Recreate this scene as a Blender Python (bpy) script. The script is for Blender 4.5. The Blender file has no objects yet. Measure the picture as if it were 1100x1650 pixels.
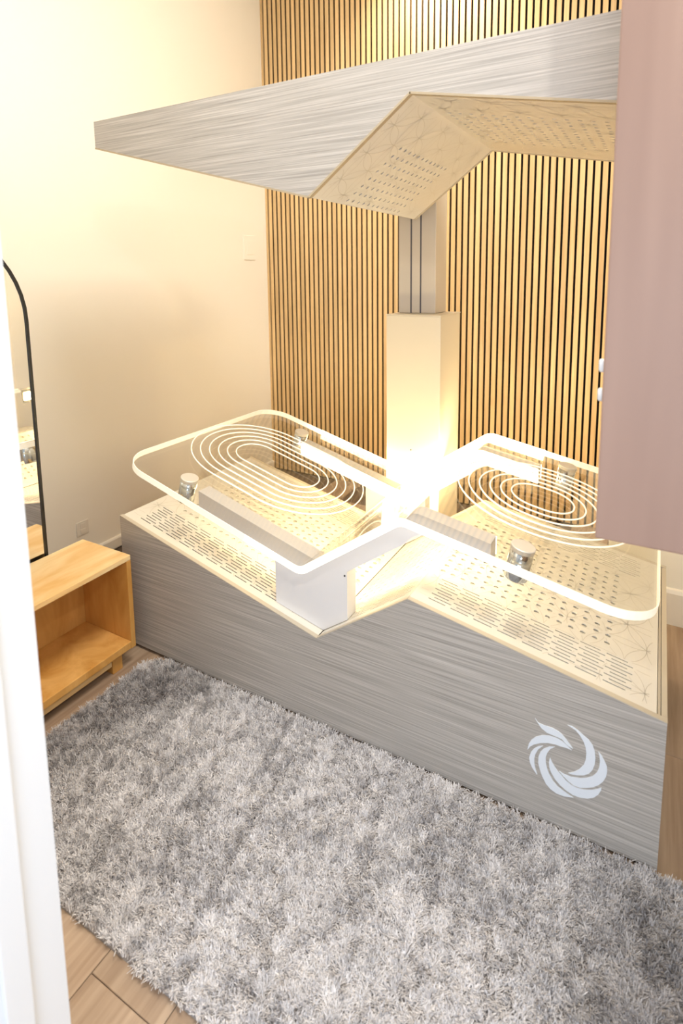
import bpy, bmesh, math, random
import numpy as np
from mathutils import Vector, Matrix
from mathutils.geometry import delaunay_2d_cdt

random.seed(7)
scene = bpy.context.scene
col = scene.collection

# ---------------------------------------------------------------- camera
CX, CY, CZ = 1.9015, -1.4988, 1.5437
YAW, PITCH, ROLL = -0.5122, -0.1333, -0.0118
FPX, PPY = 916.0, 565.9
cd = bpy.data.cameras.new('camera')
cam = bpy.data.objects.new('camera', cd)
col.objects.link(cam)
_fw = Vector((math.sin(YAW) * math.cos(PITCH), math.cos(YAW) * math.cos(PITCH), math.sin(PITCH)))
_r = Vector((math.cos(YAW), -math.sin(YAW), 0))
_u = _r.cross(_fw)
_r2 = _r * math.cos(ROLL) + _u * math.sin(ROLL)
_u2 = -_r * math.sin(ROLL) + _u * math.cos(ROLL)
M = Matrix.Identity(4)
for i in range(3):
    M[i][0], M[i][1], M[i][2] = _r2[i], _u2[i], -_fw[i]
M[0][3], M[1][3], M[2][3] = CX, CY, CZ
cam.matrix_world = M
cd.sensor_fit = 'VERTICAL'
cd.sensor_height = 36.0
cd.sensor_width = 24.0
cd.lens = FPX / 1650 * 36
cd.shift_y = -(825 - PPY) / 1650
cd.clip_start = 0.05
cd.dof.use_dof = True
cd.dof.focus_distance = 2.3
cd.dof.aperture_fstop = 3.2
scene.camera = cam

# ---------------------------------------------------------------- world, lights, exposure
w = bpy.data.worlds.new('world')
scene.world = w
w.use_nodes = True
bg = w.node_tree.nodes['Background']
bg.inputs[0].default_value = (0.86, 0.93, 1.0, 1)
bg.inputs[1].default_value = 0.8

def area(name, loc, target, size, power, color, size_y=None):
    l = bpy.data.lights.new(name, 'AREA')
    l.energy = power
    l.color = color
    l.size = size
    if size_y:
        l.shape = 'RECTANGLE'
        l.size_y = size_y
    o = bpy.data.objects.new(name, l)
    col.objects.link(o)
    o.location = loc
    o.rotation_euler = (Vector(target) - Vector(loc)).to_track_quat('-Z', 'Y').to_euler()
    return o

# lamp high on the hall side of the doorway, daylight of the hall, ceiling lights of the room, added alcove fill
area('hall_spot_lamp', (2.6, -1.9, 2.72), (0.3, 1.0, 1.2), 0.09, 12, (1.0, 0.97, 0.92))
area('hall_daylight', (2.3, -2.7, 1.25), (1.4, 0, 0.5), 1.3, 27, (0.68, 0.80, 1.0))
dl = area('ceiling_downlight', (0.62, 1.78, 3.72), (0.64, 2.12, 2.7), 0.2, 14, (1.0, 0.95, 0.86))
dl.data.spread = math.radians(105)
area('alcove_fill', (2.05, 0.7, 3.7), (2.05, 0.8, 0), 0.2, 4, (1.0, 0.86, 0.60))  # unseen fill added to brighten the alcove wall
area('ceiling_panel_lamp', (1.6, -0.28, 3.65), (1.0, -0.3, 0), 0.9, 76, (1.0, 0.95, 0.87))

scene.view_settings.view_transform = 'Standard'
scene.view_settings.look = 'None'
scene.view_settings.exposure = 0.14
scene.view_settings.gamma = 1.0
scene.view_settings.use_curve_mapping = False
scene.cycles.max_bounces = 10
scene.cycles.transparent_max_bounces = 16
scene.cycles.caustics_reflective = False
scene.cycles.caustics_refractive = False

# ---------------------------------------------------------------- materials
def mat(name, color, rough=0.5, metal=0.0, spec=0.5, emit=None, estr=0.0):
    m = bpy.data.materials.new(name)
    m.use_nodes = True
    b = m.node_tree.nodes['Principled BSDF']
    b.inputs['Base Color'].default_value = (*color, 1)
    b.inputs['Roughness'].default_value = rough
    b.inputs['Metallic'].default_value = metal
    b.inputs['Specular IOR Level'].default_value = spec
    if emit:
        b.inputs['Emission Color'].default_value = (*emit, 1)
        b.inputs['Emission Strength'].default_value = estr
    return m

def N(m, t, **kw):
    n = m.node_tree.nodes.new(t)
    for k, v in kw.items():
        setattr(n, k, v)
    return n

def L(m, a, b):
    m.node_tree.links.new(a, b)

def streak_mat(name, dark, light, scale, lo=0.35, hi=0.65, rough=0.5, jitter=0.0, detail=4, bump=0.0, mid=None, spec=0.4, dist=0.0):
    """colour streaks: object coordinates scaled unevenly into noise"""
    m = mat(name, light, rough, spec=spec)
    b = m.node_tree.nodes['Principled BSDF']
    tc = N(m, 'ShaderNodeTexCoord')
    mp = N(m, 'ShaderNodeMapping')
    mp.inputs['Scale'].default_value = scale
    L(m, tc.outputs['Object'], mp.inputs['Vector'])
    vec = mp.outputs['Vector']
    oi = N(m, 'ShaderNodeObjectInfo')
    if jitter:
        ad = N(m, 'ShaderNodeVectorMath', operation='ADD')
        mu = N(m, 'ShaderNodeMath', operation='MULTIPLY')
        mu.inputs[1].default_value = 37.0
        L(m, oi.outputs['Random'], mu.inputs[0])
        L(m, vec, ad.inputs[0])
        L(m, mu.outputs[0], ad.inputs[1])
        vec = ad.outputs[0]
    nz = N(m, 'ShaderNodeTexNoise')
    nz.inputs['Scale'].default_value = 1.0
    nz.inputs['Detail'].default_value = detail
    nz.inputs['Roughness'].default_value = 0.6
    nz.inputs['Distortion'].default_value = dist
    L(m, vec, nz.inputs['Vector'])
    cr = N(m, 'ShaderNodeValToRGB')
    cr.color_ramp.elements[0].position = lo
    cr.color_ramp.elements[0].color = (*dark, 1)
    cr.color_ramp.elements[1].position = hi
    cr.color_ramp.elements[1].color = (*light, 1)
    if mid:
        e = cr.color_ramp.elements.new((lo + hi) / 2)
        e.color = (*mid, 1)
    L(m, nz.outputs[0], cr.inputs[0])
    out = cr.outputs[0]
    if jitter:
        hs = N(m, 'ShaderNodeHueSaturation')
        mr = N(m, 'ShaderNodeMapRange')
        mr.inputs['To Min'].default_value = 1 - jitter
        mr.inputs['To Max'].default_value = 1 + jitter
        L(m, oi.outputs['Random'], mr.inputs['Value'])
        L(m, mr.outputs[0], hs.inputs['Value'])
        L(m, out, hs.inputs['Color'])
        out = hs.outputs[0]
    L(m, out, b.inputs['Base Color'])
    if bump:
        bp = N(m, 'ShaderNodeBump')
        bp.inputs['Strength'].default_value = bump
        bp.inputs['Distance'].default_value = 0.002
        L(m, nz.outputs[0], bp.inputs['Height'])
        L(m, bp.outputs[0], b.inputs['Normal'])
    return m

M_wall = mat('wall_paint', (0.89, 0.845, 0.75), 0.75, spec=0.25)
M_white = mat('white_paint', (0.86, 0.87, 0.88), 0.45)
M_trim = mat('trim_paint', (0.84, 0.79, 0.70), 0.4)
M_lam = streak_mat('grey_laminate', (0.31, 0.285, 0.255), (0.62, 0.58, 0.53), (2.4, 2.4, 230.0), 0.28, 0.76, 0.5, detail=2, bump=0.15, mid=(0.455, 0.42, 0.38))
M_oak = streak_mat('oak_slat', (0.62, 0.405, 0.185), (0.80, 0.56, 0.29), (60.0, 60.0, 2.2), 0.3, 0.7, 0.5, jitter=0.10)
M_felt = mat('black_felt', (0.012, 0.010, 0.010), 0.95, spec=0.1)
M_floor = streak_mat('oak_plank', (0.30, 0.20, 0.13), (0.50, 0.37, 0.26), (34.0, 1.6, 1.0), 0.3, 0.72, 0.42, jitter=0.10, bump=0.08)
M_seam = mat('plank_gap', (0.10, 0.07, 0.05), 0.8)
M_pine = streak_mat('pine_board', (0.76, 0.44, 0.15), (0.93, 0.72, 0.40), (9.0, 2.2, 9.0), 0.3, 0.66, 0.4, jitter=0.05, dist=0.6)
M_pine_shaded = streak_mat('pine_shaded', (0.54, 0.25, 0.05), (0.74, 0.42, 0.135), (9.0, 9.0, 2.2), 0.3, 0.66, 0.4, jitter=0.05, dist=0.6)  # darker, redder pine: shelf interior's shade and bounce put into the colour
M_pink = streak_mat('pink_maple', (0.335, 0.21, 0.16), (0.405, 0.262, 0.20), (13.0, 13.0, 0.7), 0.3, 0.7, 0.45, detail=2)
M_cream = mat('cream_panel', (0.78, 0.735, 0.65), 0.24, spec=0.5)
M_subp = mat('cream_liner', (0.84, 0.78, 0.66), 0.5)
M_edge = mat('panel_edge', (0.56, 0.49, 0.38), 0.5)
M_tan = mat('canopy_edge', (0.45, 0.36, 0.235), 0.5)
M_engr = mat('engraving', (0.56, 0.51, 0.42), 0.6)
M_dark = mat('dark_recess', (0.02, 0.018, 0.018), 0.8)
M_milk = mat('milk_acrylic', (0.80, 0.79, 0.80), 0.35)
M_shroud = mat('cream_metal', (0.70, 0.62, 0.49), 0.4)
M_mast = mat('anodised_mast', (0.60, 0.53, 0.44), 0.38)
M_groove = mat('mast_groove', (0.10, 0.09, 0.10), 0.6)
M_chrome = mat('chrome', (0.62, 0.66, 0.68), 0.10, metal=1.0)
M_cap = mat('brushed_cap', (0.74, 0.69, 0.60), 0.45, metal=0.25)
M_black = mat('black_frame', (0.012, 0.011, 0.010), 0.4)
M_mirror = mat('mirror_glass', (0.90, 0.88, 0.85), 0.02, metal=1.0)
M_plate = mat('plate_plastic', (0.80, 0.75, 0.66), 0.35)
M_emblem = mat('emblem_white', (0.80, 0.84, 0.89), 0.4)
M_ring = mat('lit_groove', (0.9, 0.88, 0.8), 0.5, emit=(1.0, 0.86, 0.62), estr=0.6)
M_glow = mat('lit_edge', (0.9, 0.88, 0.8), 0.5, emit=(1.0, 0.88, 0.66), estr=0.45)
M_led = mat('led_edge', (0.9, 0.88, 0.8), 0.5, emit=(1.0, 0.86, 0.60), estr=2.2)
M_led_back = mat('led_edge_back', (0.9, 0.88, 0.8), 0.5, emit=(1.0, 0.80, 0.47), estr=16.0)
M_diff = mat('led_diffuser', (0.9, 0.88, 0.8), 0.5, emit=(1.0, 0.80, 0.46), estr=28.0)
M_diff_in = mat('led_inner', (0.9, 0.88, 0.8), 0.5, emit=(1.0, 0.80, 0.46), estr=15.0)
M_wash = mat('led_wash', (0.9, 0.88, 0.8), 0.5, emit=(1.0, 0.80, 0.46), estr=66.0)

# clear acrylic: thin sheet that lets light pass and reflects a little
M_clear = bpy.data.materials.new('clear_acrylic')
M_clear.use_nodes = True
nt = M_clear.node_tree
nt.nodes.clear()
o_ = nt.nodes.new('ShaderNodeOutputMaterial')
mx = nt.nodes.new('ShaderNodeMixShader')
tr = nt.nodes.new('ShaderNodeBsdfTransparent')
tr.inputs[0].default_value = (0.975, 0.97, 0.95, 1)
gl = nt.nodes.new('ShaderNodeBsdfGlossy')
gl.inputs['Roughness'].default_value = 0.03
lw = nt.nodes.new('ShaderNodeLayerWeight')
lw.inputs[0].default_value = 0.5
pw = nt.nodes.new('ShaderNodeMath')
pw.operation = 'POWER'
pw.inputs[1].default_value = 4.0
ml = nt.nodes.new('ShaderNodeMath')
ml.operation = 'MULTIPLY_ADD'
ml.inputs[1].default_value = 0.8
ml.inputs[2].default_value = 0.04
nt.links.new(lw.outputs['Facing'], pw.inputs[0])
nt.links.new(pw.outputs[0], ml.inputs[0])
nt.links.new(ml.outputs[0], mx.inputs[0])
nt.links.new(tr.outputs[0], mx.inputs[1])
nt.links.new(gl.outputs[0], mx.inputs[2])
nt.links.new(mx.outputs[0], o_.inputs[0])

# shag pile: strands vary in tone, with darker patches
M_pile = bpy.data.materials.new('shag_pile')
M_pile.use_nodes = True
b_ = M_pile.node_tree.nodes['Principled BSDF']
b_.inputs['Roughness'].default_value = 0.7
b_.inputs['Specular IOR Level'].default_value = 0.25
tc_ = N(M_pile, 'ShaderNodeTexCoord')
at_ = N(M_pile, 'ShaderNodeAttribute')
at_.attribute_name = 'tone'
n2 = N(M_pile, 'ShaderNodeTexNoise')
n2.inputs['Scale'].default_value = 190.0
n2.inputs['Detail'].default_value = 1.0
L(M_pile, tc_.outputs['Object'], n2.inputs['Vector'])
r1 = N(M_pile, 'ShaderNodeValToRGB')
r1.color_ramp.elements[0].position = 0.0
r1.color_ramp.elements[0].color = (0.37, 0.345, 0.34, 1)
r1.color_ramp.elements[1].position = 1.0
r1.color_ramp.elements[1].color = (0.82, 0.79, 0.785, 1)
r2 = N(M_pile, 'ShaderNodeMapRange')
r2.inputs['From Min'].default_value = 0.3
r2.inputs['From Max'].default_value = 0.7
r2.inputs['To Min'].default_value = 0.75
r2.inputs['To Max'].default_value = 1.2
hs_ = N(M_pile, 'ShaderNodeHueSaturation')
L(M_pile, at_.outputs['Fac'], r1.inputs[0])
L(M_pile, n2.outputs[0], r2.inputs['Value'])
L(M_pile, r1.outputs[0], hs_.inputs['Color'])
L(M_pile, r2.outputs[0], hs_.inputs['Value'])
L(M_pile, hs_.outputs[0], b_.inputs['Base Color'])
M_rugback = mat('rug_backing', (0.30, 0.27, 0.25), 0.9)

# ---------------------------------------------------------------- helpers
def link(name, me, m=None, parent=None, kind=None, smooth=False):
    o = bpy.data.objects.new(name, me)
    if m is not None and not me.materials:
        me.materials.append(m)
    col.objects.link(o)
    if parent is not None:
        o.parent = parent
        o.matrix_parent_inverse = Matrix.Translation(-parent.location) if parent.type == 'EMPTY' else Matrix.Identity(4)
    if kind:
        o['kind'] = kind
    if smooth:
        for p in me.polygons:
            p.use_smooth = True
    return o

def obj(name, bm, m, parent=None, kind=None, bevel=0.0, smooth=False):
    if bevel:
        bmesh.ops.bevel(bm, geom=list(bm.edges), offset=bevel, segments=2, affect='EDGES', profile=0.6)
    bmesh.ops.recalc_face_normals(bm, faces=bm.faces)
    me = bpy.data.meshes.new(name)
    bm.to_mesh(me)
    bm.free()
    return link(name, me, m, parent, kind, smooth)

def box(x0, x1, y0, y1, z0, z1, bm=None):
    bm = bm or bmesh.new()
    v = [bm.verts.new((x, y, z)) for x in (x0, x1) for y in (y0, y1) for z in (z0, z1)]
    for f in ((0, 1, 3, 2), (4, 6, 7, 5), (0, 4, 5, 1), (2, 3, 7, 6), (0, 2, 6, 4), (1, 5, 7, 3)):
        bm.faces.new([v[i] for i in f])
    return bm

def prism_y(pts, y0, y1, bm=None):
    """polygon in the XZ plane pushed along Y"""
    bm = bm or bmesh.new()
    a = [bm.verts.new((x, y0, z)) for x, z in pts]
    b = [bm.verts.new((x, y1, z)) for x, z in pts]
    n = len(pts)
    fa = bm.faces.new(a)
    fb = bm.faces.new(list(reversed(b)))
    for i in range(n):
        bm.faces.new((a[i], b[i], b[(i + 1) % n], a[(i + 1) % n]))
    fa.normal_update()
    fb.normal_update()
    bmesh.ops.triangulate(bm, faces=[fa, fb], ngon_method='EAR_CLIP')
    return bm

def prism_x(pts, x0, x1, bm=None):
    """polygon in the YZ plane pushed along X"""
    bm = bm or bmesh.new()
    a = [bm.verts.new((x0, y, z)) for y, z in pts]
    b = [bm.verts.new((x1, y, z)) for y, z in pts]
    n = len(pts)
    fa = bm.faces.new(a)
    fb = bm.faces.new(list(reversed(b)))
    for i in range(n):
        bm.faces.new((a[i], b[i], b[(i + 1) % n], a[(i + 1) % n]))
    fa.normal_update()
    fb.normal_update()
    bmesh.ops.triangulate(bm, faces=[fa, fb], ngon_method='EAR_CLIP')
    return bm

def lathe(profile, seg=32, bm=None, loc=(0, 0, 0), rot=None):
    bm = bm or bmesh.new()
    rings = []
    for r, z in profile:
        rr = []
        for i in range(seg):
            a = 2 * math.pi * i / seg
            p = Vector((r * math.cos(a), r * math.sin(a), z))
            if rot is not None:
                p = rot @ p
            rr.append(bm.verts.new(p + Vector(loc)))
        rings.append(rr)
    for k in range(len(rings) - 1):
        for i in range(seg):
            bm.faces.new((rings[k][i], rings[k][(i + 1) % seg], rings[k + 1][(i + 1) % seg], rings[k + 1][i]))
    bm.faces.new(list(reversed(rings[0])))
    bm.faces.new(rings[-1])
    return bm

def tube(pts, normals, r, bm=None, closed=True, seg=6):
    bm = bm or bmesh.new()
    n = len(pts)
    rings = []
    for i in range(n):
        a = pts[(i - 1) % n] if closed or i > 0 else pts[i]
        b = pts[(i + 1) % n] if closed or i < n - 1 else pts[i]
        t = (b - a).normalized()
        nn = normals[i]
        s = t.cross(nn).normalized()
        rings.append([bm.verts.new(pts[i] + (s * math.cos(2 * math.pi * k / seg) + nn * math.sin(2 * math.pi * k / seg)) * r) for k in range(seg)])
    for i in range(n if closed else n - 1):
        A, B = rings[i], rings[(i + 1) % n]
        for k in range(seg):
            bm.faces.new((A[k], A[(k + 1) % seg], B[(k + 1) % seg], B[k]))
    return bm

def tag(o, label, cat, group=None):
    o['label'] = label
    o['category'] = cat
    if group:
        o['group'] = group
    return o

def thing(name, loc, label, cat, group=None):
    o = bpy.data.objects.new(name, None)
    o.empty_display_size = 0.1
    col.objects.link(o)
    o.location = loc
    return tag(o, label, cat, group)

# ---------------------------------------------------------------- setting
XL, XR, YB, YJ, XJ, YF, ZC = -0.776, 2.42, 2.116, 1.24, 1.752, -1.03, 3.75
# floor: a base slab with planks running front to back
floor = obj('floor', box(XL - 0.1, XR + 0.1, YF - 0.9, YB + 0.1, -0.08, -0.012), M_seam, kind='structure')
PW, PL = 0.21, 1.2
pbm = box(0.001, PW - 0.001, 0.0008, PL - 0.0008, -0.011, 0.0)
bmesh.ops.bevel(pbm, geom=[e for e in pbm.edges if all(v.co.z > -0.001 for v in e.verts)], offset=0.0012, segments=1, affect='EDGES')
pme = bpy.data.meshes.new('plank')
pbm.to_mesh(pme)
pbm.free()
pme.materials.append(M_floor)
offs = [0.36, 0.78, 0.15, 0.55, 0.92, 0.28]
ix0 = int(math.floor((XL - 0.87) / PW)) + 1
i = ix0
while 0.87 + i * PW + PW < XR + 0.02:
    x = 0.87 + i * PW
    y = -0.841 - PL - (offs[i % 6] - 0.36 if i else 0)
    while y < YB:
        if y + PL > YF - 0.85 and y + PL < YB + 0.05 or (y < YB - 0.3 and y + PL <= YB + 0.6):
            if y > YF - 0.9 - 0.6:
                o = link('plank', pme, None, floor)
                o.location = (x, y, 0)
        y += PL
    i += 1

wl = obj('wall_left', box(XL - 0.1, XL, YF - 0.12, YB + 0.1, -0.02, ZC), M_wall, kind='structure')
wb = obj('wall_back', box(XL, XJ + 0.6, YB + 0.012, YB + 0.12, -0.02, ZC), M_felt, kind='structure')
wr = obj('wall_right', box(XR, XR + 0.1, YF, YJ + 0.2, -0.02, ZC), M_wall, kind='structure')
wj = obj('wall_alcove', box(XJ, XR, YJ, YB + 0.011, -0.02, ZC), M_wall, kind='structure')
wf = obj('wall_front', box(XL, 1.098, YF - 0.14, YF, -0.02, ZC), M_white, kind='structure')
# door trim on the hall side: stepped casing
trim = obj('trim_1', box(1.0, 1.11, YF - 0.158, YF - 0.14, -0.011, 2.6), M_white, kind='structure', bevel=0.004)
obj('stop_bead', box(1.098, 1.108, YF - 0.10, YF - 0.06, -0.011, 2.6), M_white, trim, bevel=0.002)
ceil = obj('ceiling', box(XL - 0.1, XR + 0.1, YF - 0.14, YB + 0.12, ZC, ZC + 0.1), M_white, kind='structure')

def baseboard(name, pts0, along):
    prof = [(0, 0.0), (0.016, 0.0), (0.016, 0.05), (0.012, 0.058), (0.0, 0.062)]
    return prof
bl = obj('baseboard_left', prism_y([(XL, 0), (XL + 0.015, 0), (XL + 0.015, 0.052), (XL + 0.010, 0.060), (XL, 0.062)], YF + 0.001, YB + 0.0), M_trim, kind='structure')
HB = 0.165
bj = obj('baseboard_alcove', prism_x([(YJ, 0), (YJ - 0.016, 0), (YJ - 0.016, HB - 0.02), (YJ - 0.010, HB - 0.004), (YJ, HB)], XJ, XR - 0.001), M_trim, kind='structure')

# slats of the back wall
SP = 0.04
zt = ZC - 0.002
sb = box(-0.0138, 0.0138, YB - 0.012, YB + 0.0115, 0.004, zt)
bmesh.ops.bevel(sb, geom=[e for e in sb.edges if all(abs(v.co.y - (YB - 0.012)) < 1e-5 for v in e.verts)], offset=0.0012, segments=1, affect='EDGES')
sme = bpy.data.meshes.new('slat')
sb.to_mesh(sme)
sb.free()
sme.materials.append(M_oak)
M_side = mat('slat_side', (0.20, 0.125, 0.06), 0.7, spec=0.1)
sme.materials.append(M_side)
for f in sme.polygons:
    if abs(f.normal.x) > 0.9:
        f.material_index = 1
n = 0
while True:
    x = -0.751 - 0.020 + n * SP + 0.0
    if x + 0.014 > XJ - 0.001:
        break
    if x - 0.014 > XL:
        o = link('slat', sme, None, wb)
        o.location = (x, 0, 0)
    n += 1
obj('edge_strip', box(XL + 0.0005, -0.7585, YB - 0.0125, YB + 0.0115, 0.004, zt), M_oak, wb)

# ---------------------------------------------------------------- therapy lounge
LEN, WID = 1.972, 0.865
PA, PB, PC_, PD = (0.0, 0.5688), (0.9486, 0.3279), (1.2788, 0.564), (LEN, 0.4317)
UP = 1.456     # canopy underside lies this much above the base profile

lounge = thing('therapy_lounge', (0.95, 0.43, 0),
               'large grey wood-grain sound therapy lounge with lit clear acrylic bed and hanging canopy', 'therapy bed')

def off(p, dz):
    return (p[0], p[1] + dz)

T = 0.016
ZB = 0.014
fp = obj('front_panel', prism_y([(0, ZB), (LEN, ZB), PD, PC_, PB, PA], 0, T), M_lam, lounge)
obj('back_panel', prism_y([(0, ZB), (LEN, ZB), PD, PC_, PB, PA], WID - T, WID), M_lam, lounge)
obj('end_panel', box(0, 0.014, T, WID - T, ZB, PA[1] - 0.002), M_lam, lounge)
obj('end_panel', box(LEN - 0.0135, LEN, T, WID - T, ZB, PD[1] - 0.001), M_lam, lounge)
obj('end_liner', box(LEN - 0.022, LEN - 0.015, T, WID - T, ZB + 0.01, PD[1] + 0.001), M_edge, lounge)
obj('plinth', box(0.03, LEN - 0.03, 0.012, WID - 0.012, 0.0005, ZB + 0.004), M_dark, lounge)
# edging along the front top edge (paler board core)
def edging(P, q, y0, y1, t=0.0025, ext=0.0):
    (x0, z0), (x1, z1) = P, q
    l = math.hypot(x1 - x0, z1 - z0)
    nx, nz = -(z1 - z0) / l, (x1 - x0) / l
    return prism_y([(x0, z0), (x1, z1), (x1 + nx * t, z1 + nz * t), (x0 + nx * t, z0 + nz * t)], y0, y1)
for a, b in ((PA, PB), (PB, PC_), (PC_, PD)):
    obj('edging', edging(a, b, -0.0005, T), M_edge, lounge)
    obj('edging', edging(a, b, WID - T, WID + 0.0005), M_edge, lounge)
obj('edging', box(LEN - 0.0135, LEN + 0.0004, T, WID - T, PD[1] - 0.001, PD[1] + 0.002), M_edge, lounge)

def cut_sheet(O, D, Nn, u1, y0, y1, circles, slots, th):
    """sheet with real holes. O: origin (x,z) at u=0; D: unit (x,z) along u; Nn: outward unit normal (x,z)"""
    verts, faces = [], []
    def poly(pts):
        s = len(verts)
        verts.extend(Vector(p) for p in pts)
        faces.append(list(range(s, s + len(pts))))
    poly([(0, y0), (u1, y0), (u1, y1), (0, y1)])
    for (u, v, r) in circles:
        poly([(u + r * math.cos(2 * math.pi * k / 12), v + r * math.sin(2 * math.pi * k / 12)) for k in range(12)])
    for (u0_, u1_, v, h) in slots:
        poly([(u0_, v - h), (u1_, v - h), (u1_, v + h), (u0_, v + h)])
    vs, es, fs, ov, oe, of = delaunay_2d_cdt(verts, [], faces, 1, 1e-6)
    P3 = lambda p, d: (O[0] + D[0] * p[0] + Nn[0] * d, p[1], O[1] + D[1] * p[0] + Nn[1] * d)
    bm = bmesh.new()
    top = [bm.verts.new(P3(p, 0)) for p in vs]
    bot = [bm.verts.new(P3(p, -th)) for p in vs]
    cnt = {}
    for f, o in zip(fs, of):
        if any(k != 0 for k in o):
            continue
        bm.faces.new([top[i] for i in f])
        bm.faces.new([bot[i] for i in reversed(f)])
        for a, b in zip(f, f[1:] + f[:1]):
            cnt[(a, b)] = cnt.get((a, b), 0) + 1
    for (a, b) in list(cnt):
        if (b, a) not in cnt:
            bm.faces.new((top[a], bot[a], bot[b], top[b]))
    return bm

def flower(O, D, Nn, u1, y0, y1, circles, slots, keep, a=0.112, wd=0.0015, lift=0.0004):
    """interlaced circle petals engraved on a panel, drawn as fine inlaid lines"""
    bm = bmesh.new()
    rows = int((y1 - y0) / (a * 0.866)) + 2
    cols = int(u1 / a) + 3
    P3 = lambda p: Vector((O[0] + D[0] * p[0] + Nn[0] * lift, p[1], O[1] + D[1] * p[0] + Nn[1] * lift))
    def ok(p):
        if not (0.012 < p[0] < u1 - 0.012 and y0 + 0.02 < p[1] < y1 - 0.02):
            return False
        for (u, v, r) in circles:
            if (p[0] - u) ** 2 + (p[1] - v) ** 2 < (r + 0.002) ** 2:
                return False
        for (s0, s1, v, h) in slots:
            if s0 - 0.003 < p[0] < s1 + 0.003 and abs(p[1] - v) < h + 0.003:
                return False
        return True
    for j in range(-1, rows):
        for i_ in range(-1, cols):
            c = ((i_ + 0.5 * (j % 2)) * a - 0.02, y0 + 0.055 + j * a * 0.866)
            if not keep(c):
                continue
            for k in range(6):
                for g in range(10):
                    t0 = math.pi / 3 * k + math.pi / 30 * g
                    t1 = t0 + math.pi / 30
                    p = (c[0] + a * math.cos(t0), c[1] + a * math.sin(t0))
                    q = (c[0] + a * math.cos(t1), c[1] + a * math.sin(t1))
                    if ok(p) and ok(q):
                        ins = [((a_[0] - c[0]) * (1 - s * wd / a) + c[0], (a_[1] - c[1]) * (1 - s * wd / a) + c[1]) for a_, s in ((p, -0.5), (q, -0.5), (q, 0.5), (p, 0.5))]
                        bm.faces.new([bm.verts.new(P3(x)) for x in ins])
    return bm

def frame_of(a, b, dz, flip=False):
    l = math.hypot(b[0] - a[0], b[1] - a[1])
    D = ((b[0] - a[0]) / l, (b[1] - a[1]) / l)
    Nn = (-D[1], D[0])
    if flip:
        Nn = (D[1], -D[0])
    return (a[0], a[1] + dz), D, Nn, l

HR = 0.008
rows_y = [0.221 + 0.0385 * k for k in range(12)]
def slots_for(x0, n, cosd):
    out = []
    for g in range(n):
        for k in range(5):
            for s, yy in ((0, 0.05 + 0.0305 * k), (1, 0.0655 + 0.0305 * k)):
                if s == 1 and k == 4:
                    continue
                x = x0 + 0.0705 * g + (0.0135 if s else 0)
                for y in (yy, WID - yy):
                    out.append((x / cosd, (x + 0.0545) / cosd, y, 0.0024))
    return out

def panel(name, a, b, circles, slots, keep, dz=0.002, trim=(0.0, 0.0), flip=False, y0=0.0165, y1=None, liner=True, engr=True):
    y1 = y1 or WID - y0
    O, D, Nn, l = frame_of(a, b, dz, flip)
    O = (O[0] + D[0] * trim[0], O[1] + D[1] * trim[0])
    l2 = l - trim[0] - trim[1]
    cs = [(u - trim[0], v, r) for u, v, r in circles if 0.012 < u - trim[0] < l2 - 0.012]
    ss = [(p - trim[0], q - trim[0], v, h) for p, q, v, h in slots if p - trim[0] > 0.008 and q - trim[0] < l2 - 0.008]
    o = obj(name, cut_sheet(O, D, Nn, l2, y0, y1, cs, ss, 0.003), M_cream, lounge)
    if engr:
        bm = flower(O, D, Nn, l2, y0, y1, cs, ss, keep)
        if len(bm.faces):
            e = obj('engraved_pattern', bm, M_engr, o)
    if liner and cs:
        u0_, u1_ = min(c[0] for c in cs) - 0.014, max(c[0] for c in cs) + 0.014
        v0, v1 = min(c[1] for c in cs) - 0.014, max(c[1] for c in cs) + 0.014
        P = lambda u, d: (O[0] + D[0] * u + Nn[0] * d, O[1] + D[1] * u + Nn[1] * d)
        obj('liner', prism_y([P(u0_, -0.0056), P(u1_, -0.0056), P(u1_, -0.0086), P(u0_, -0.0086)], v0, v1), M_subp, o)
        obj('slot_shade_sheet', prism_y([P(0.012, -0.013), P(l2 - 0.012, -0.013), P(l2 - 0.012, -0.016), P(0.012, -0.016)], y0 + 0.01, y1 - 0.01), M_dark, o)  # black sheet added close under the panel so the slots read as shaded
    return o

cL = math.cos(math.atan2(PB[1] - PA[1], PB[0] - PA[0]))
cS = math.cos(math.atan2(PC_[1] - PB[1], PC_[0] - PB[0]))
cR = math.cos(math.atan2(PD[1] - PC_[1], PD[0] - PC_[0]))
# backrest, seat ramp and leg panels of the base
hl = [((0.145 + 0.0333 * i) / cL, y, HR) for i in range(24) for y in rows_y]
panel('backrest_panel', PA, PB, hl, slots_for(0.066, 12, cL), lambda c: True, trim=(0.006, 0.002))
hs = [((0.05 + 0.0278 * i) / cS, y, HR) for i in range(10) for y in rows_y]
panel('seat_panel', PB, PC_, hs, slots_for(0.035, 4, cS), lambda c: True, trim=(0.004, 0.001))
hr = [((0.036 + 0.0335 * i) / cR, y, HR) for i in range(16) for y in rows_y]
panel('leg_panel', PC_, PD, hr, slots_for(0.048, 8, cR), lambda c: True, trim=(0.001, 0.024))

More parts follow.
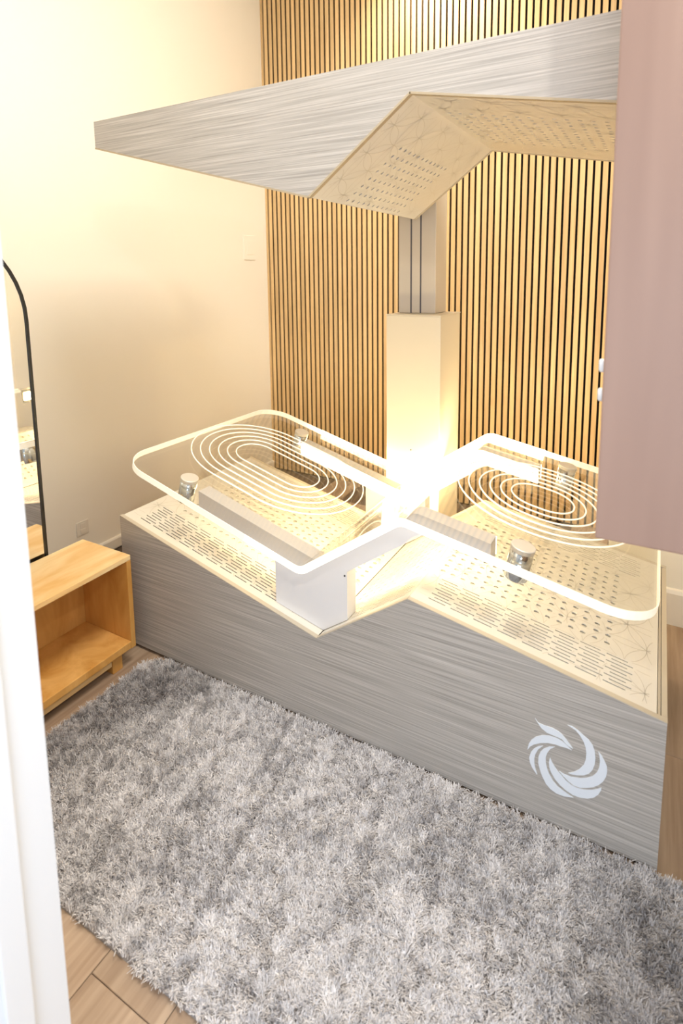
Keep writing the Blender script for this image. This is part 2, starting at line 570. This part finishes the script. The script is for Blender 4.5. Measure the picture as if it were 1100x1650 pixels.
# emblem of curved blades on the front panel
EX = [
 [(150,115),(185,165),(250,195),(340,222),(400,255),(440,285),(480,330),(520,385),(555,430),(570,455),(530,430),(490,395),(450,350),(410,330),(350,305),(280,275),(220,225),(185,175)],
 [(65,465),(80,400),(110,355),(160,320),(230,303),(310,310),(390,335),(450,370),(500,410),(555,470),(500,445),(440,430),(370,405),(290,390),(210,390),(140,405),(95,430)],
 [(240,420),(190,425),(140,450),(105,490),(85,550),(95,610),(120,665),(170,740),(175,735),(155,680),(143,620),(142,560),(155,510),(185,460)],
 [(370,432),(310,430),(250,450),(210,485),(188,540),(185,610),(205,690),(230,760),(270,840),(320,900),(390,950),(470,980),(575,995),(540,975),(470,925),(400,870),(350,810),(310,740),(285,680),(270,610),(268,550),(285,500),(320,455)],
 [(315,550),(303,600),(308,660),(330,720),(375,795),(430,860),(500,920),(570,965),(650,995),(730,1005),(800,995),(850,960),(880,915),(885,885),(840,900),(770,910),(690,905),(620,890),(550,855),(490,805),(440,745),(400,700),(365,650),(335,595)],
 [(415,700),(470,735),(550,765),(640,778),(720,775),(790,755),(835,715),(860,660),(868,590),(862,530),(850,485),(890,535),(920,590),(945,650),(948,710),(935,765),(905,815),(855,855),(790,880),(720,888),(650,885),(580,860),(520,815),(470,765)],
 [(510,190),(560,205),(620,245),(680,300),(740,350),(785,410),(810,480),(818,560),(810,630),(785,690),(745,730),(690,748),(620,748),(560,738),(515,722),(580,710),(640,680),(690,630),(712,570),(718,500),(710,440),(690,380),(650,310),(600,250)],
]
# the blades' outline as read off the panel, turned once into the panel's own coordinates (metres)
def blade_pts(pl):
    out = []
    for x, y in pl:
        px, py = 840 + x / 6.875, 1140 + y / 6.875
        d = _r2 * ((px - 550) / FPX) - _u2 * ((py - PPY) / FPX) + _fw
        t = -CY / d.y
        out.append((CX + d.x * t, CZ + d.z * t))
    return out
for pl_ in EX:
    obj('emblem_blade', prism_y(blade_pts(pl_), -0.0016, 0.0), M_emblem, fp)

# ---- canopy
ZT = 2.126
CPA, CPB, CPC, CPD = off(PA, UP + 0.008), off(PB, UP - 0.002), off(PC_, UP + 0.012), off(PD, UP + 0.008)
can = obj('canopy_front', prism_y([(0, ZT), (LEN, ZT), CPD, CPC, CPB, CPA], 0, T), M_lam, lounge)
obj('canopy_back', prism_y([(0, ZT), (LEN, ZT), CPD, CPC, CPB, CPA], WID - T, WID), M_lam, lounge)
obj('canopy_end', box(0, 0.014, T, WID - T, CPA[1], ZT), M_lam, lounge)
obj('canopy_end', box(LEN - 0.014, LEN, T, WID - T, CPD[1], ZT), M_lam, lounge)
obj('canopy_top', box(0.014, LEN - 0.014, T, WID - T, ZT - 0.016, ZT - 0.0005), M_lam, lounge)
for a, b in ((CPA, CPB), (CPB, CPC), (CPC, CPD)):
    obj('canopy_edging', edging(a, b, -0.0008, T, -0.006), M_tan, lounge)
    obj('canopy_edging', edging(a, b, WID - T, WID + 0.0006, -0.004), M_edge, lounge)
panel('canopy_backrest', CPA, CPB, [], [], lambda c: True, dz=-0.003, flip=True, liner=False, trim=(0.003, 0.002), engr=False)
hs2 = [((0.018 + 0.0278 * i) / cS, y, HR * 0.8) for i in range(8) for y in rows_y]
cseat = panel('canopy_seat', CPB, CPC, hs2, [], lambda c: True, dz=-0.003, flip=True, trim=(0.002, -0.002))
cleg = panel('canopy_leg', CPC, CPD, [(u, v, HR * 0.8) for u, v, r in hr], [], lambda c: True, dz=-0.003, flip=True, trim=(-0.002, 0.004))

# ---- lift column behind the base
SX0, SX1, SY0, SY1, SZ = 0.80, 1.062, 0.885, 1.16, 1.362
sh = obj('column_shroud', box(SX0, SX1, SY0, SY1, 0.0005, SZ - 0.004), M_shroud, lounge, bevel=0.004)
lip = box(SX0 - 0.002, SX1 + 0.002, SY0 - 0.002, SY1 + 0.002, SZ - 0.004, SZ)
obj('shroud_lip', lip, M_shroud, sh)
obj('screw', lathe([(0.003, 0), (0.003, 0.002)], 10, loc=(0.925, SY0 - 0.0005, 0.735), rot=Matrix.Rotation(math.pi / 2, 3, 'X')), M_black, sh)
MX0, MX1, MY0, MY1 = 0.818, 1.000, 0.985, 1.135
mast = obj('mast', box(MX0, MX1, MY0, MY1, SZ - 0.3 + 0.301, 2.06), M_mast, lounge, bevel=0.004)
for gx in (0.881, 0.928):
    obj('mast_groove', box(gx - 0.0035, gx + 0.0035, MY0 - 0.0008, MY0 + 0.001, SZ + 0.002, 2.05), M_groove, mast)
obj('mast_bracket', box(0.83, 0.99, WID, MY1 - 0.004, 1.93, 2.05), M_mast, lounge)

# ---- acrylic bed on its milky supports
SYF, SYB = -0.060, 0.930
QA, QB, QC, QD = (0.092, 0.835), (0.929, 0.5925), (1.278, 0.839), (1.937, 0.704)
TH = 0.023

def fillet_path(pts, r, seg=8):
    out = [Vector((*pts[0],))]
    for i_ in range(1, len(pts) - 1):
        p0, p1, p2 = Vector(pts[i_ - 1]), Vector(pts[i_]), Vector(pts[i_ + 1])
        d0, d1 = (p0 - p1).normalized(), (p2 - p1).normalized()
        half = d0.angle(d1) / 2
        dist = r / math.tan(half)
        s, e = p1 + d0 * dist, p1 + d1 * dist
        c = p1 + (d0 + d1).normalized() * (r / math.sin(half))
        a0 = math.atan2(s.y - c.y, s.x - c.x)
        a1 = math.atan2(e.y - c.y, e.x - c.x)
        da = (a1 - a0 + math.pi) % (2 * math.pi) - math.pi
        for k in range(seg + 1):
            t = a0 + da * k / seg
            out.append(c + Vector((math.cos(t), math.sin(t))) * r)
    out.append(Vector(pts[-1]))
    return out

path = fillet_path([QA, QB, QC, QD], 0.05)
cum = [0.0]
for a, b in zip(path, path[1:]):
    cum.append(cum[-1] + (b - a).length)
UT = cum[-1]
def at_u(u):
    u = min(max(u, 0), UT)
    for k in range(len(cum) - 1):
        if u <= cum[k + 1] + 1e-9:
            f = (u - cum[k]) / (cum[k + 1] - cum[k])
            p = path[k].lerp(path[k + 1], f)
            break
    e = 0.004
    return p
def nrm_u(u):
    a, b = at_u(max(u - 0.004, 0)), at_u(min(u + 0.004, UT))
    t = (b - a).normalized()
    return Vector((-t.y, t.x))
RC_ = 0.125
stations = sorted(set([round(v, 5) for v in cum] + [round(RC_ * (1 - math.cos(math.pi / 2 * k / 10)), 5) for k in range(11)] +
                      [round(UT - RC_ * (1 - math.cos(math.pi / 2 * k / 10)), 5) for k in range(11)]))
def y_range(u):
    d = min(u, UT - u)
    ins = 0.0
    if d < RC_:
        ins = RC_ - math.sqrt(max(RC_ ** 2 - (RC_ - d) ** 2, 0))
    return SYF + ins, SYB - ins
def on_sheet(u, y, h):
    p, nn = at_u(u), nrm_u(u)
    return Vector((p.x + nn.x * h, y, p.y + nn.y * h))
abm = bmesh.new()
prev = None
loop_f, loop_b = [], []
for u in stations:
    y0, y1 = y_range(u)
    q = [abm.verts.new(on_sheet(u, yy, hh)) for yy, hh in ((y0, TH / 2), (y1, TH / 2), (y1, -TH / 2), (y0, -TH / 2))]
    loop_f.append((u, y0))
    loop_b.append((u, y1))
    if prev:
        for a, b in ((0, 1), (1, 2), (2, 3), (3, 0)):
            abm.faces.new((prev[a], prev[b], q[b], q[a]))
    else:
        abm.faces.new(q)
    prev = q
abm.faces.new(list(reversed(prev)))
acr = obj('acrylic_bed', abm, M_clear, lounge)

def edge_band(pts, g=0.0008):
    """thin lit lip that wraps the sheet's edge between the given (u, y) points"""
    bm = bmesh.new()
    prev = None
    for k, (u, y) in enumerate(pts):
        a = pts[max(k - 1, 0)]
        b = pts[min(k + 1, len(pts) - 1)]
        t = Vector((b[0] - a[0], b[1] - a[1])).normalized()
        n_ = Vector((t.y, -t.x))
        uu, yy = u + n_.x * g, y + n_.y * g
        ui, yi = u - n_.x * 0.0012, y - n_.y * 0.0012
        p, nn = at_u(u), nrm_u(u)
        tt = Vector((nn.y, -nn.x))
        def P(du, y_, h):
            return Vector((p.x + tt.x * du + nn.x * h, y_, p.y + tt.y * du + nn.y * h))
        h = TH / 2 + 0.0006
        q = [bm.verts.new(P(uu - u, yy, h)), bm.verts.new(P(uu - u, yy, -h)), bm.verts.new(P(ui - u, yi, -h)), bm.verts.new(P(ui - u, yi, h))]
        if prev:
            for i_, j_ in ((0, 1), (1, 2), (2, 3), (3, 0)):
                bm.faces.new((prev[i_], prev[j_], q[j_], q[i_]))
        else:
            bm.faces.new(q)
        prev = q
    bm.faces.new(list(reversed(prev)))
    return bm
def split(loop, x0, x1):
    dense = []
    for (ua, ya), (ub, yb) in zip(loop, loop[1:]):
        k = max(1, int((ub - ua) / 0.03))
        for j in range(k):
            f = j / k
            dense.append((ua + (ub - ua) * f, ya + (yb - ya) * f))
    dense.append(loop[-1])
    mid = [p for p in dense if x0 <= at_u(p[0]).x <= x1]
    lo = [p for p in dense if at_u(p[0]).x < x0] + mid[:1]
    hi = mid[-1:] + [p for p in dense if at_u(p[0]).x > x1]
    return lo, mid, hi
BX0, BX1 = 0.40, 1.515
lo, mid, hi = split(loop_f, 0.70, BX1)
lo2, mid2, hi2 = split(loop_b, BX0, BX1)
# loop_b runs with the sheet on its other side: reverse it so the lip faces outwards
obj('edge_glow', edge_band(list(reversed(lo2)) + lo[0:]), M_glow, acr)
obj('edge_glow', edge_band(hi + list(reversed(hi2))), M_glow, acr)
obj('led_edge', edge_band(mid), M_led, acr)
obj('led_edge', edge_band(list(reversed(mid2))), M_led_back, acr)

# lit grooves: nested rounded loops on the backrest and on the leg rest
def stadium(u0, v0, hx, hy, r, n=12):
    pts = []
    for cxs, cys, a0 in ((1, 1, 0), (-1, 1, 90), (-1, -1, 180), (1, -1, 270)):
        for k in range(n + 1):
            t = math.radians(a0 + 90 * k / n)
            pts.append((u0 + cxs * (hx - r) + r * math.cos(t), v0 + cys * (hy - r) + r * math.sin(t)))
    return pts
def u_of_x(x):
    a, b = 0.0, UT
    for _ in range(40):
        m_ = (a + b) / 2
        if at_u(m_).x < x:
            a = m_
        else:
            b = m_
    return a
for xc, yc, hx0, hy0, px_, py_ in ((0.485, 0.435, 0.395, 0.285, 0.0385, 0.0385), (1.585, 0.435, 0.285, 0.283, 0.0365, 0.0385)):
    uc = u_of_x(xc)
    for k in range(6):
        hx_, hy_ = hx0 - px_ * k, hy0 - py_ * k
        r_ = min(hx_, hy_) - 0.004
        pts = stadium(uc, yc, hx_, hy_, r_)
        P = [on_sheet(u, y, TH / 2 + 0.0012) for u, y in pts]
        Nn = []
        for u, y in pts:
            q = nrm_u(u)
            Nn.append(Vector((q.x, 0, q.y)))
        obj('light_ring', tube(P, Nn, 0.0024), M_ring, acr, smooth=True)

# supports under the front and back edges, each with a lit diffuser on its inner face
def zs(x):
    u = u_of_x(x)
    p = at_u(u)
    return p.y - TH / 2 / max(0.3, nrm_u(u).y) - 0.0015
def base_z(x):
    if x < PB[0]:
        return PA[1] + (PB[1] - PA[1]) * x / PB[0]
    if x < PC_[0]:
        return PB[1] + (PC_[1] - PB[1]) * (x - PB[0]) / (PC_[0] - PB[0])
    return PC_[1] + (PD[1] - PC_[1]) * (x - PC_[0]) / (PD[0] - PC_[0])
def hgt(x):
    return 0.062 + 0.026 * max(0, min(1, (x - 0.90) / 0.06, (1.31 - x) / 0.06))
xs_ = [BX0 + (BX1 - BX0) * k / 60 for k in range(61)]
topl = [(x, zs(x)) for x in xs_]
def support_poly():
    px0, px1 = 0.752, 1.044
    low = []
    for x in reversed(xs_):
        if x > px1 or x < px0:
            low.append((x, zs(x) - hgt(x)))
        else:
            break
    right = [(x, zs(x) - hgt(x)) for x in reversed(xs_) if x > px1]
    left = [(x, zs(x) - hgt(x)) for x in reversed(xs_) if x < px0]
    ped = [(px1, zs(px1) - hgt(px1)), (px1, base_z(px1) + 0.0035), (PB[0], base_z(PB[0]) + 0.0045), (px0, base_z(px0) + 0.0035), (px0, zs(px0) - hgt(px0))]
    return topl + right + ped + left
poly = support_poly()
def band_poly():
    return [(x, z - 0.004) for x, z in topl] + [(x, zs(x) - hgt(x) + 0.004) for x in reversed(xs_)]
FY0, FY1 = 0.045, 0.105
s1 = obj('edge_support', prism_y(poly, FY0, FY1), M_milk, lounge)
obj('led_diffuser', prism_y(band_poly(), FY1, FY1 + 0.004), M_diff, s1)
obj('screw', lathe([(0.003, 0), (0.003, 0.002)], 10, loc=(1.036, FY0 - 0.0005, 0.555), rot=Matrix.Rotation(math.pi / 2, 3, 'X')), M_black, s1)
s2 = obj('edge_support', prism_y(poly, WID - FY1, WID - FY0), M_milk, lounge)
obj('led_diffuser', prism_y(band_poly(), WID - FY1 - 0.004, WID - FY1), M_diff_in, s2)

obj('led_diffuser', prism_y(band_poly(), WID - FY0, WID - FY0 + 0.004), M_wash, s2)

# chrome transducers clamped through the sheet
for x, y in ((0.345, 0.055), (0.365, 0.815), (1.600, 0.060), (1.612, 0.835)):
    u = u_of_x(x)
    nn = nrm_u(u)
    p = on_sheet(u, y, 0)
    ang = math.atan2(nn.x, nn.y)
    R = Matrix.Rotation(ang, 3, 'Y')
    k = obj('transducer', lathe([(0.030, -0.088), (0.033, -0.085), (0.033, 0.0)], 36, loc=p, rot=R), M_chrome, lounge, smooth=False)
    for f in k.data.polygons:
        f.use_smooth = len(f.vertices) == 4
    c = obj('cap', lathe([(0.0335, 0.0), (0.0345, 0.002), (0.0345, 0.0125), (0.0325, 0.014)], 36, loc=p, rot=R), M_cap, k)

# ---------------------------------------------------------------- pine bench shelf
HX, HXB, HY1, HY0, HZ = 0.13, -0.158, -0.066, -0.86, 0.46
shelf = thing('low_shelf', ((HX + HXB) / 2, (HY0 + HY1) / 2, 0), 'low open pine cubby shelf with short legs in front of the arched mirror', 'shelf')
obj('top_board', box(HXB, HX, HY0, HY1, HZ - 0.021, HZ), M_pine, shelf, bevel=0.003)
for a, b in ((HY1 - 0.021, HY1), (HY0, HY0 + 0.021)):
    obj('side_panel', box(HXB, HX, a, b, 0.072, HZ - 0.0212), M_pine_shaded, shelf, bevel=0.002)
obj('bottom_board', box(HXB, HX, HY0 + 0.0213, HY1 - 0.0213, 0.074, 0.104), M_pine_shaded, shelf, bevel=0.003)
obj('back_panel', box(HXB + 0.002, HXB + 0.010, HY0 + 0.0213, HY1 - 0.0213, 0.1045, HZ - 0.0215), M_pine_shaded, shelf)
obj('apron', box(HX - 0.045, HX - 0.024, HY0 + 0.10, HY1 - 0.10, 0.034, 0.0735), M_pine, shelf, bevel=0.002)
for lx in (HX - 0.07, HXB + 0.03):
    for ly in (HY1 - 0.098, HY0 + 0.05):
        obj('leg', box(lx, lx + 0.048, ly, ly + 0.046, 0.0, 0.0735), M_pine_shaded, shelf, bevel=0.002)

# ---------------------------------------------------------------- arched floor mirror behind the shelf
MXP = -0.166
my1, my0 = -0.215, -0.955
mir = thing('arched_mirror', (MXP - 0.02, (my0 + my1) / 2, 0), 'tall arched standing mirror with thin black frame behind the pine shelf', 'mirror')
def arch(y0, y1, z0, ztop, r, n=24):
    pts = [(y0, z0), (y1, z0)]
    cy_ = (y0 + y1) / 2
    for k in range(n + 1):
        t = math.pi * k / n
        pts.append((cy_ + (y1 - y0) / 2 * math.cos(t), ztop - r + r * math.sin(t)))
    return pts
rz = 0.37
obj('glass', prism_x(arch(my0 + 0.008, my1 - 0.008, 0.012, 1.752, rz - 0.008), MXP - 0.012, MXP - 0.006), M_mirror, mir)
fo, fi = arch(my0, my1, 0.004, 1.76, rz), arch(my0 + 0.009, my1 - 0.009, 0.013, 1.751, rz - 0.009)
fb_ = bmesh.new()
nA = len(fo)
lay = [[fb_.verts.new((x, y, z)) for y, z in ring] for x, ring in ((MXP, fo), (MXP, fi), (MXP - 0.022, fi), (MXP - 0.022, fo))]
for k in range(4):
    A, B = lay[k], lay[(k + 1) % 4]
    for i_ in range(nA):
        fb_.faces.new((A[i_], A[(i_ + 1) % nA], B[(i_ + 1) % nA], B[i_]))
obj('frame', fb_, M_black, mir)
obj('backing', prism_x(fi, MXP - 0.020, MXP - 0.0125), M_black, mir)
obj('stand_leg', tube([Vector((MXP - 0.022, -0.585, 1.1)), Vector((MXP - 0.36, -0.585, 0.009))], [Vector((0, 1, 0))] * 2, 0.009, closed=False, seg=8), M_black, mir)

# ---------------------------------------------------------------- plates on the left wall
def plate(name, y0, y1, z0, z1, label, cat, sockets):
    t = thing(name, (XL, (y0 + y1) / 2, z0), label, cat)
    obj('cover_plate', box(XL, XL + 0.006, y0, y1, z0, z1), M_plate, t, bevel=0.0015)
    for a, b, c, d in sockets:
        obj('insert', box(XL + 0.006, XL + 0.0085, a, b, c, d), M_plate, t, bevel=0.0008)
    return t
plate('wall_outlet', 0.330, 0.402, 0.160, 0.236, 'small white outlet plate low on the left wall above the pine shelf', 'outlet', ((0.350, 0.382, 0.202, 0.226), (0.350, 0.382, 0.170, 0.194)))
M_plate = M_wall
plate('wall_switch', 1.825, 1.955, 1.662, 1.838, 'pale switch plate high on the left wall beside the slatted wall', 'switch plate', ((1.855, 1.925, 1.70, 1.80),))

# ---------------------------------------------------------------- pink wood cabinet near the doorway
CBX, CBY, CBZ, CBT = 1.814, -0.35, 1.032, 2.62
cab = thing('wall_cabinet', (2.1, -0.2, CBZ), 'pinkish maple wall cabinet hanging at the right edge, in front of the lounge', 'cabinet')
obj('body', box(CBX + 0.002, XR, CBY + 0.021, CBY + 0.31, CBZ + 0.002, CBT), M_pink, cab, bevel=0.002)
obj('door', box(CBX, XR - 0.003, CBY, CBY + 0.019, CBZ, CBT), M_pink, cab, bevel=0.004)
for z in (1.368, 1.312):
    obj('hinge', lathe([(0.006, -0.012), (0.008, -0.009), (0.008, 0.009), (0.006, 0.012)], 12, loc=(CBX - 0.0015, CBY + 0.02, z)), M_white, cab, smooth=True)

# ---------------------------------------------------------------- shag rug
RX0, RX1, RY0, RY1 = 0.175, 2.22, -0.790, -0.012
rug = thing('shag_rug', ((RX0 + RX1) / 2, (RY0 + RY1) / 2, 0), 'grey shaggy long-pile rug lying on the oak floor before the lounge', 'rug')
def rug_outline(inset=0.0, n=10):
    pts = []
    for cxs, cys, a0, r in ((1, 1, 0, 0.06), (-1, 1, 90, 0.09), (-1, -1, 180, 0.16), (1, -1, 270, 0.12)):
        bx = RX1 - inset if cxs > 0 else RX0 + inset
        by = RY1 - inset if cys > 0 else RY0 + inset
        for k in range(n + 1):
            t = math.radians(a0 + 90 * k / n)
            pts.append((bx - cxs * r + r * math.cos(t), by - cys * r + r * math.sin(t)))
    return pts
ro = rug_outline()
bb = bmesh.new()
lo_ = [bb.verts.new((x, y, 0.0006)) for x, y in ro]
hi_ = [bb.verts.new((x, y, 0.009)) for x, y in rug_outline(0.004)]
bb.faces.new(list(reversed(lo_)))
bb.faces.new(hi_)
for i_ in range(len(ro)):
    j_ = (i_ + 1) % len(ro)
    bb.faces.new((lo_[i_], lo_[j_], hi_[j_], hi_[i_]))
obj('backing', bb, M_rugback, rug)

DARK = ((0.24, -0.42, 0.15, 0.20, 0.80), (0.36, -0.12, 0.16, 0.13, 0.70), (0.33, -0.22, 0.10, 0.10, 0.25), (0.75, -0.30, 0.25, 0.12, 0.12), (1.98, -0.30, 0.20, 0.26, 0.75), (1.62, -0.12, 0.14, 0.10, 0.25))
rng = np.random.default_rng(3)
NB = 330000
pts = np.empty((0, 2))
ov = np.array(ro)
while len(pts) < NB:
    c = np.column_stack((rng.uniform(RX0, RX1, NB), rng.uniform(RY0, RY1, NB)))
    inside = np.zeros(len(c), bool)
    x, y = c[:, 0], c[:, 1]
    j = len(ov) - 1
    for i_ in range(len(ov)):
        xi, yi = ov[i_]
        xj, yj = ov[j]
        cond = ((yi > y) != (yj > y)) & (x < (xj - xi) * (y - yi) / (yj - yi + 1e-12) + xi)
        inside ^= cond
        j = i_
    pts = np.vstack((pts, c[inside]))
pts = pts[:NB]
# neighbouring strands lean alike: smooth random lean field
def field(p, seed):
    g = np.random.default_rng(seed)
    s = np.zeros(len(p))
    for f, a in ((14, 0.35), (60, 0.6), (140, 0.8)):
        for _ in range(5):
            k = g.normal(0, f, 2)
            s += a * np.sin(p @ k + g.uniform(0, 6.28))
    return s
th = field(pts, 1) * 1.1 + rng.normal(0, 0.7, NB)
lean = np.clip(0.55 + 0.16 * field(pts, 2) / 1.5 + rng.normal(0, 0.22, NB), 0.05, 1.25)
ln = rng.uniform(0.014, 0.025, NB)
# edge: strands near the front of the lounge stay short of the panel
dx, dy = np.cos(th), np.sin(th)
side = np.column_stack((-dy, dx, np.zeros(NB)))
wdt = rng.uniform(0.0006, 0.0012, NB)[:, None]
b0 = np.column_stack((pts, np.full(NB, 0.006)))
def pnt(s, bend):
    a = lean * bend
    return np.column_stack((dx * np.sin(a) * ln * s, dy * np.sin(a) * ln * s, np.cos(a) * ln * s))
m1 = b0 + pnt(0.5, 0.6)
t2 = b0 + pnt(1.0, 1.0)
t2[:, 2] -= 0.003 * lean
tip = t2 + np.column_stack((rng.normal(0, 0.003, NB), rng.normal(0, 0.003, NB), rng.normal(0, 0.001, NB)))
for A in (m1, tip):
    A[:, 1] = np.minimum(A[:, 1], -0.002)
    A[:, 2] = np.maximum(A[:, 2], 0.002)
V = np.stack((b0 - side * wdt, b0 + side * wdt, m1 + side * wdt, m1 - side * wdt, tip + side * wdt * 0.6, tip - side * wdt * 0.6), axis=1).reshape(-1, 3)
base = (np.arange(NB) * 6)[:, None]
F = np.concatenate((base + np.array([[0, 1, 2, 3]]), base + np.array([[3, 2, 4, 5]])), axis=1).reshape(-1)
me = bpy.data.meshes.new('pile')
me.vertices.add(len(V))
me.vertices.foreach_set('co', V.astype(np.float32).ravel())
me.loops.add(len(F))
me.loops.foreach_set('vertex_index', F.astype(np.int32))
me.polygons.add(NB * 2)
me.polygons.foreach_set('loop_start', np.arange(0, NB * 8, 4, dtype=np.int32))
me.update(calc_edges=True)
me.validate()
# strand tone: darker patches at set spots in a pale grey pile
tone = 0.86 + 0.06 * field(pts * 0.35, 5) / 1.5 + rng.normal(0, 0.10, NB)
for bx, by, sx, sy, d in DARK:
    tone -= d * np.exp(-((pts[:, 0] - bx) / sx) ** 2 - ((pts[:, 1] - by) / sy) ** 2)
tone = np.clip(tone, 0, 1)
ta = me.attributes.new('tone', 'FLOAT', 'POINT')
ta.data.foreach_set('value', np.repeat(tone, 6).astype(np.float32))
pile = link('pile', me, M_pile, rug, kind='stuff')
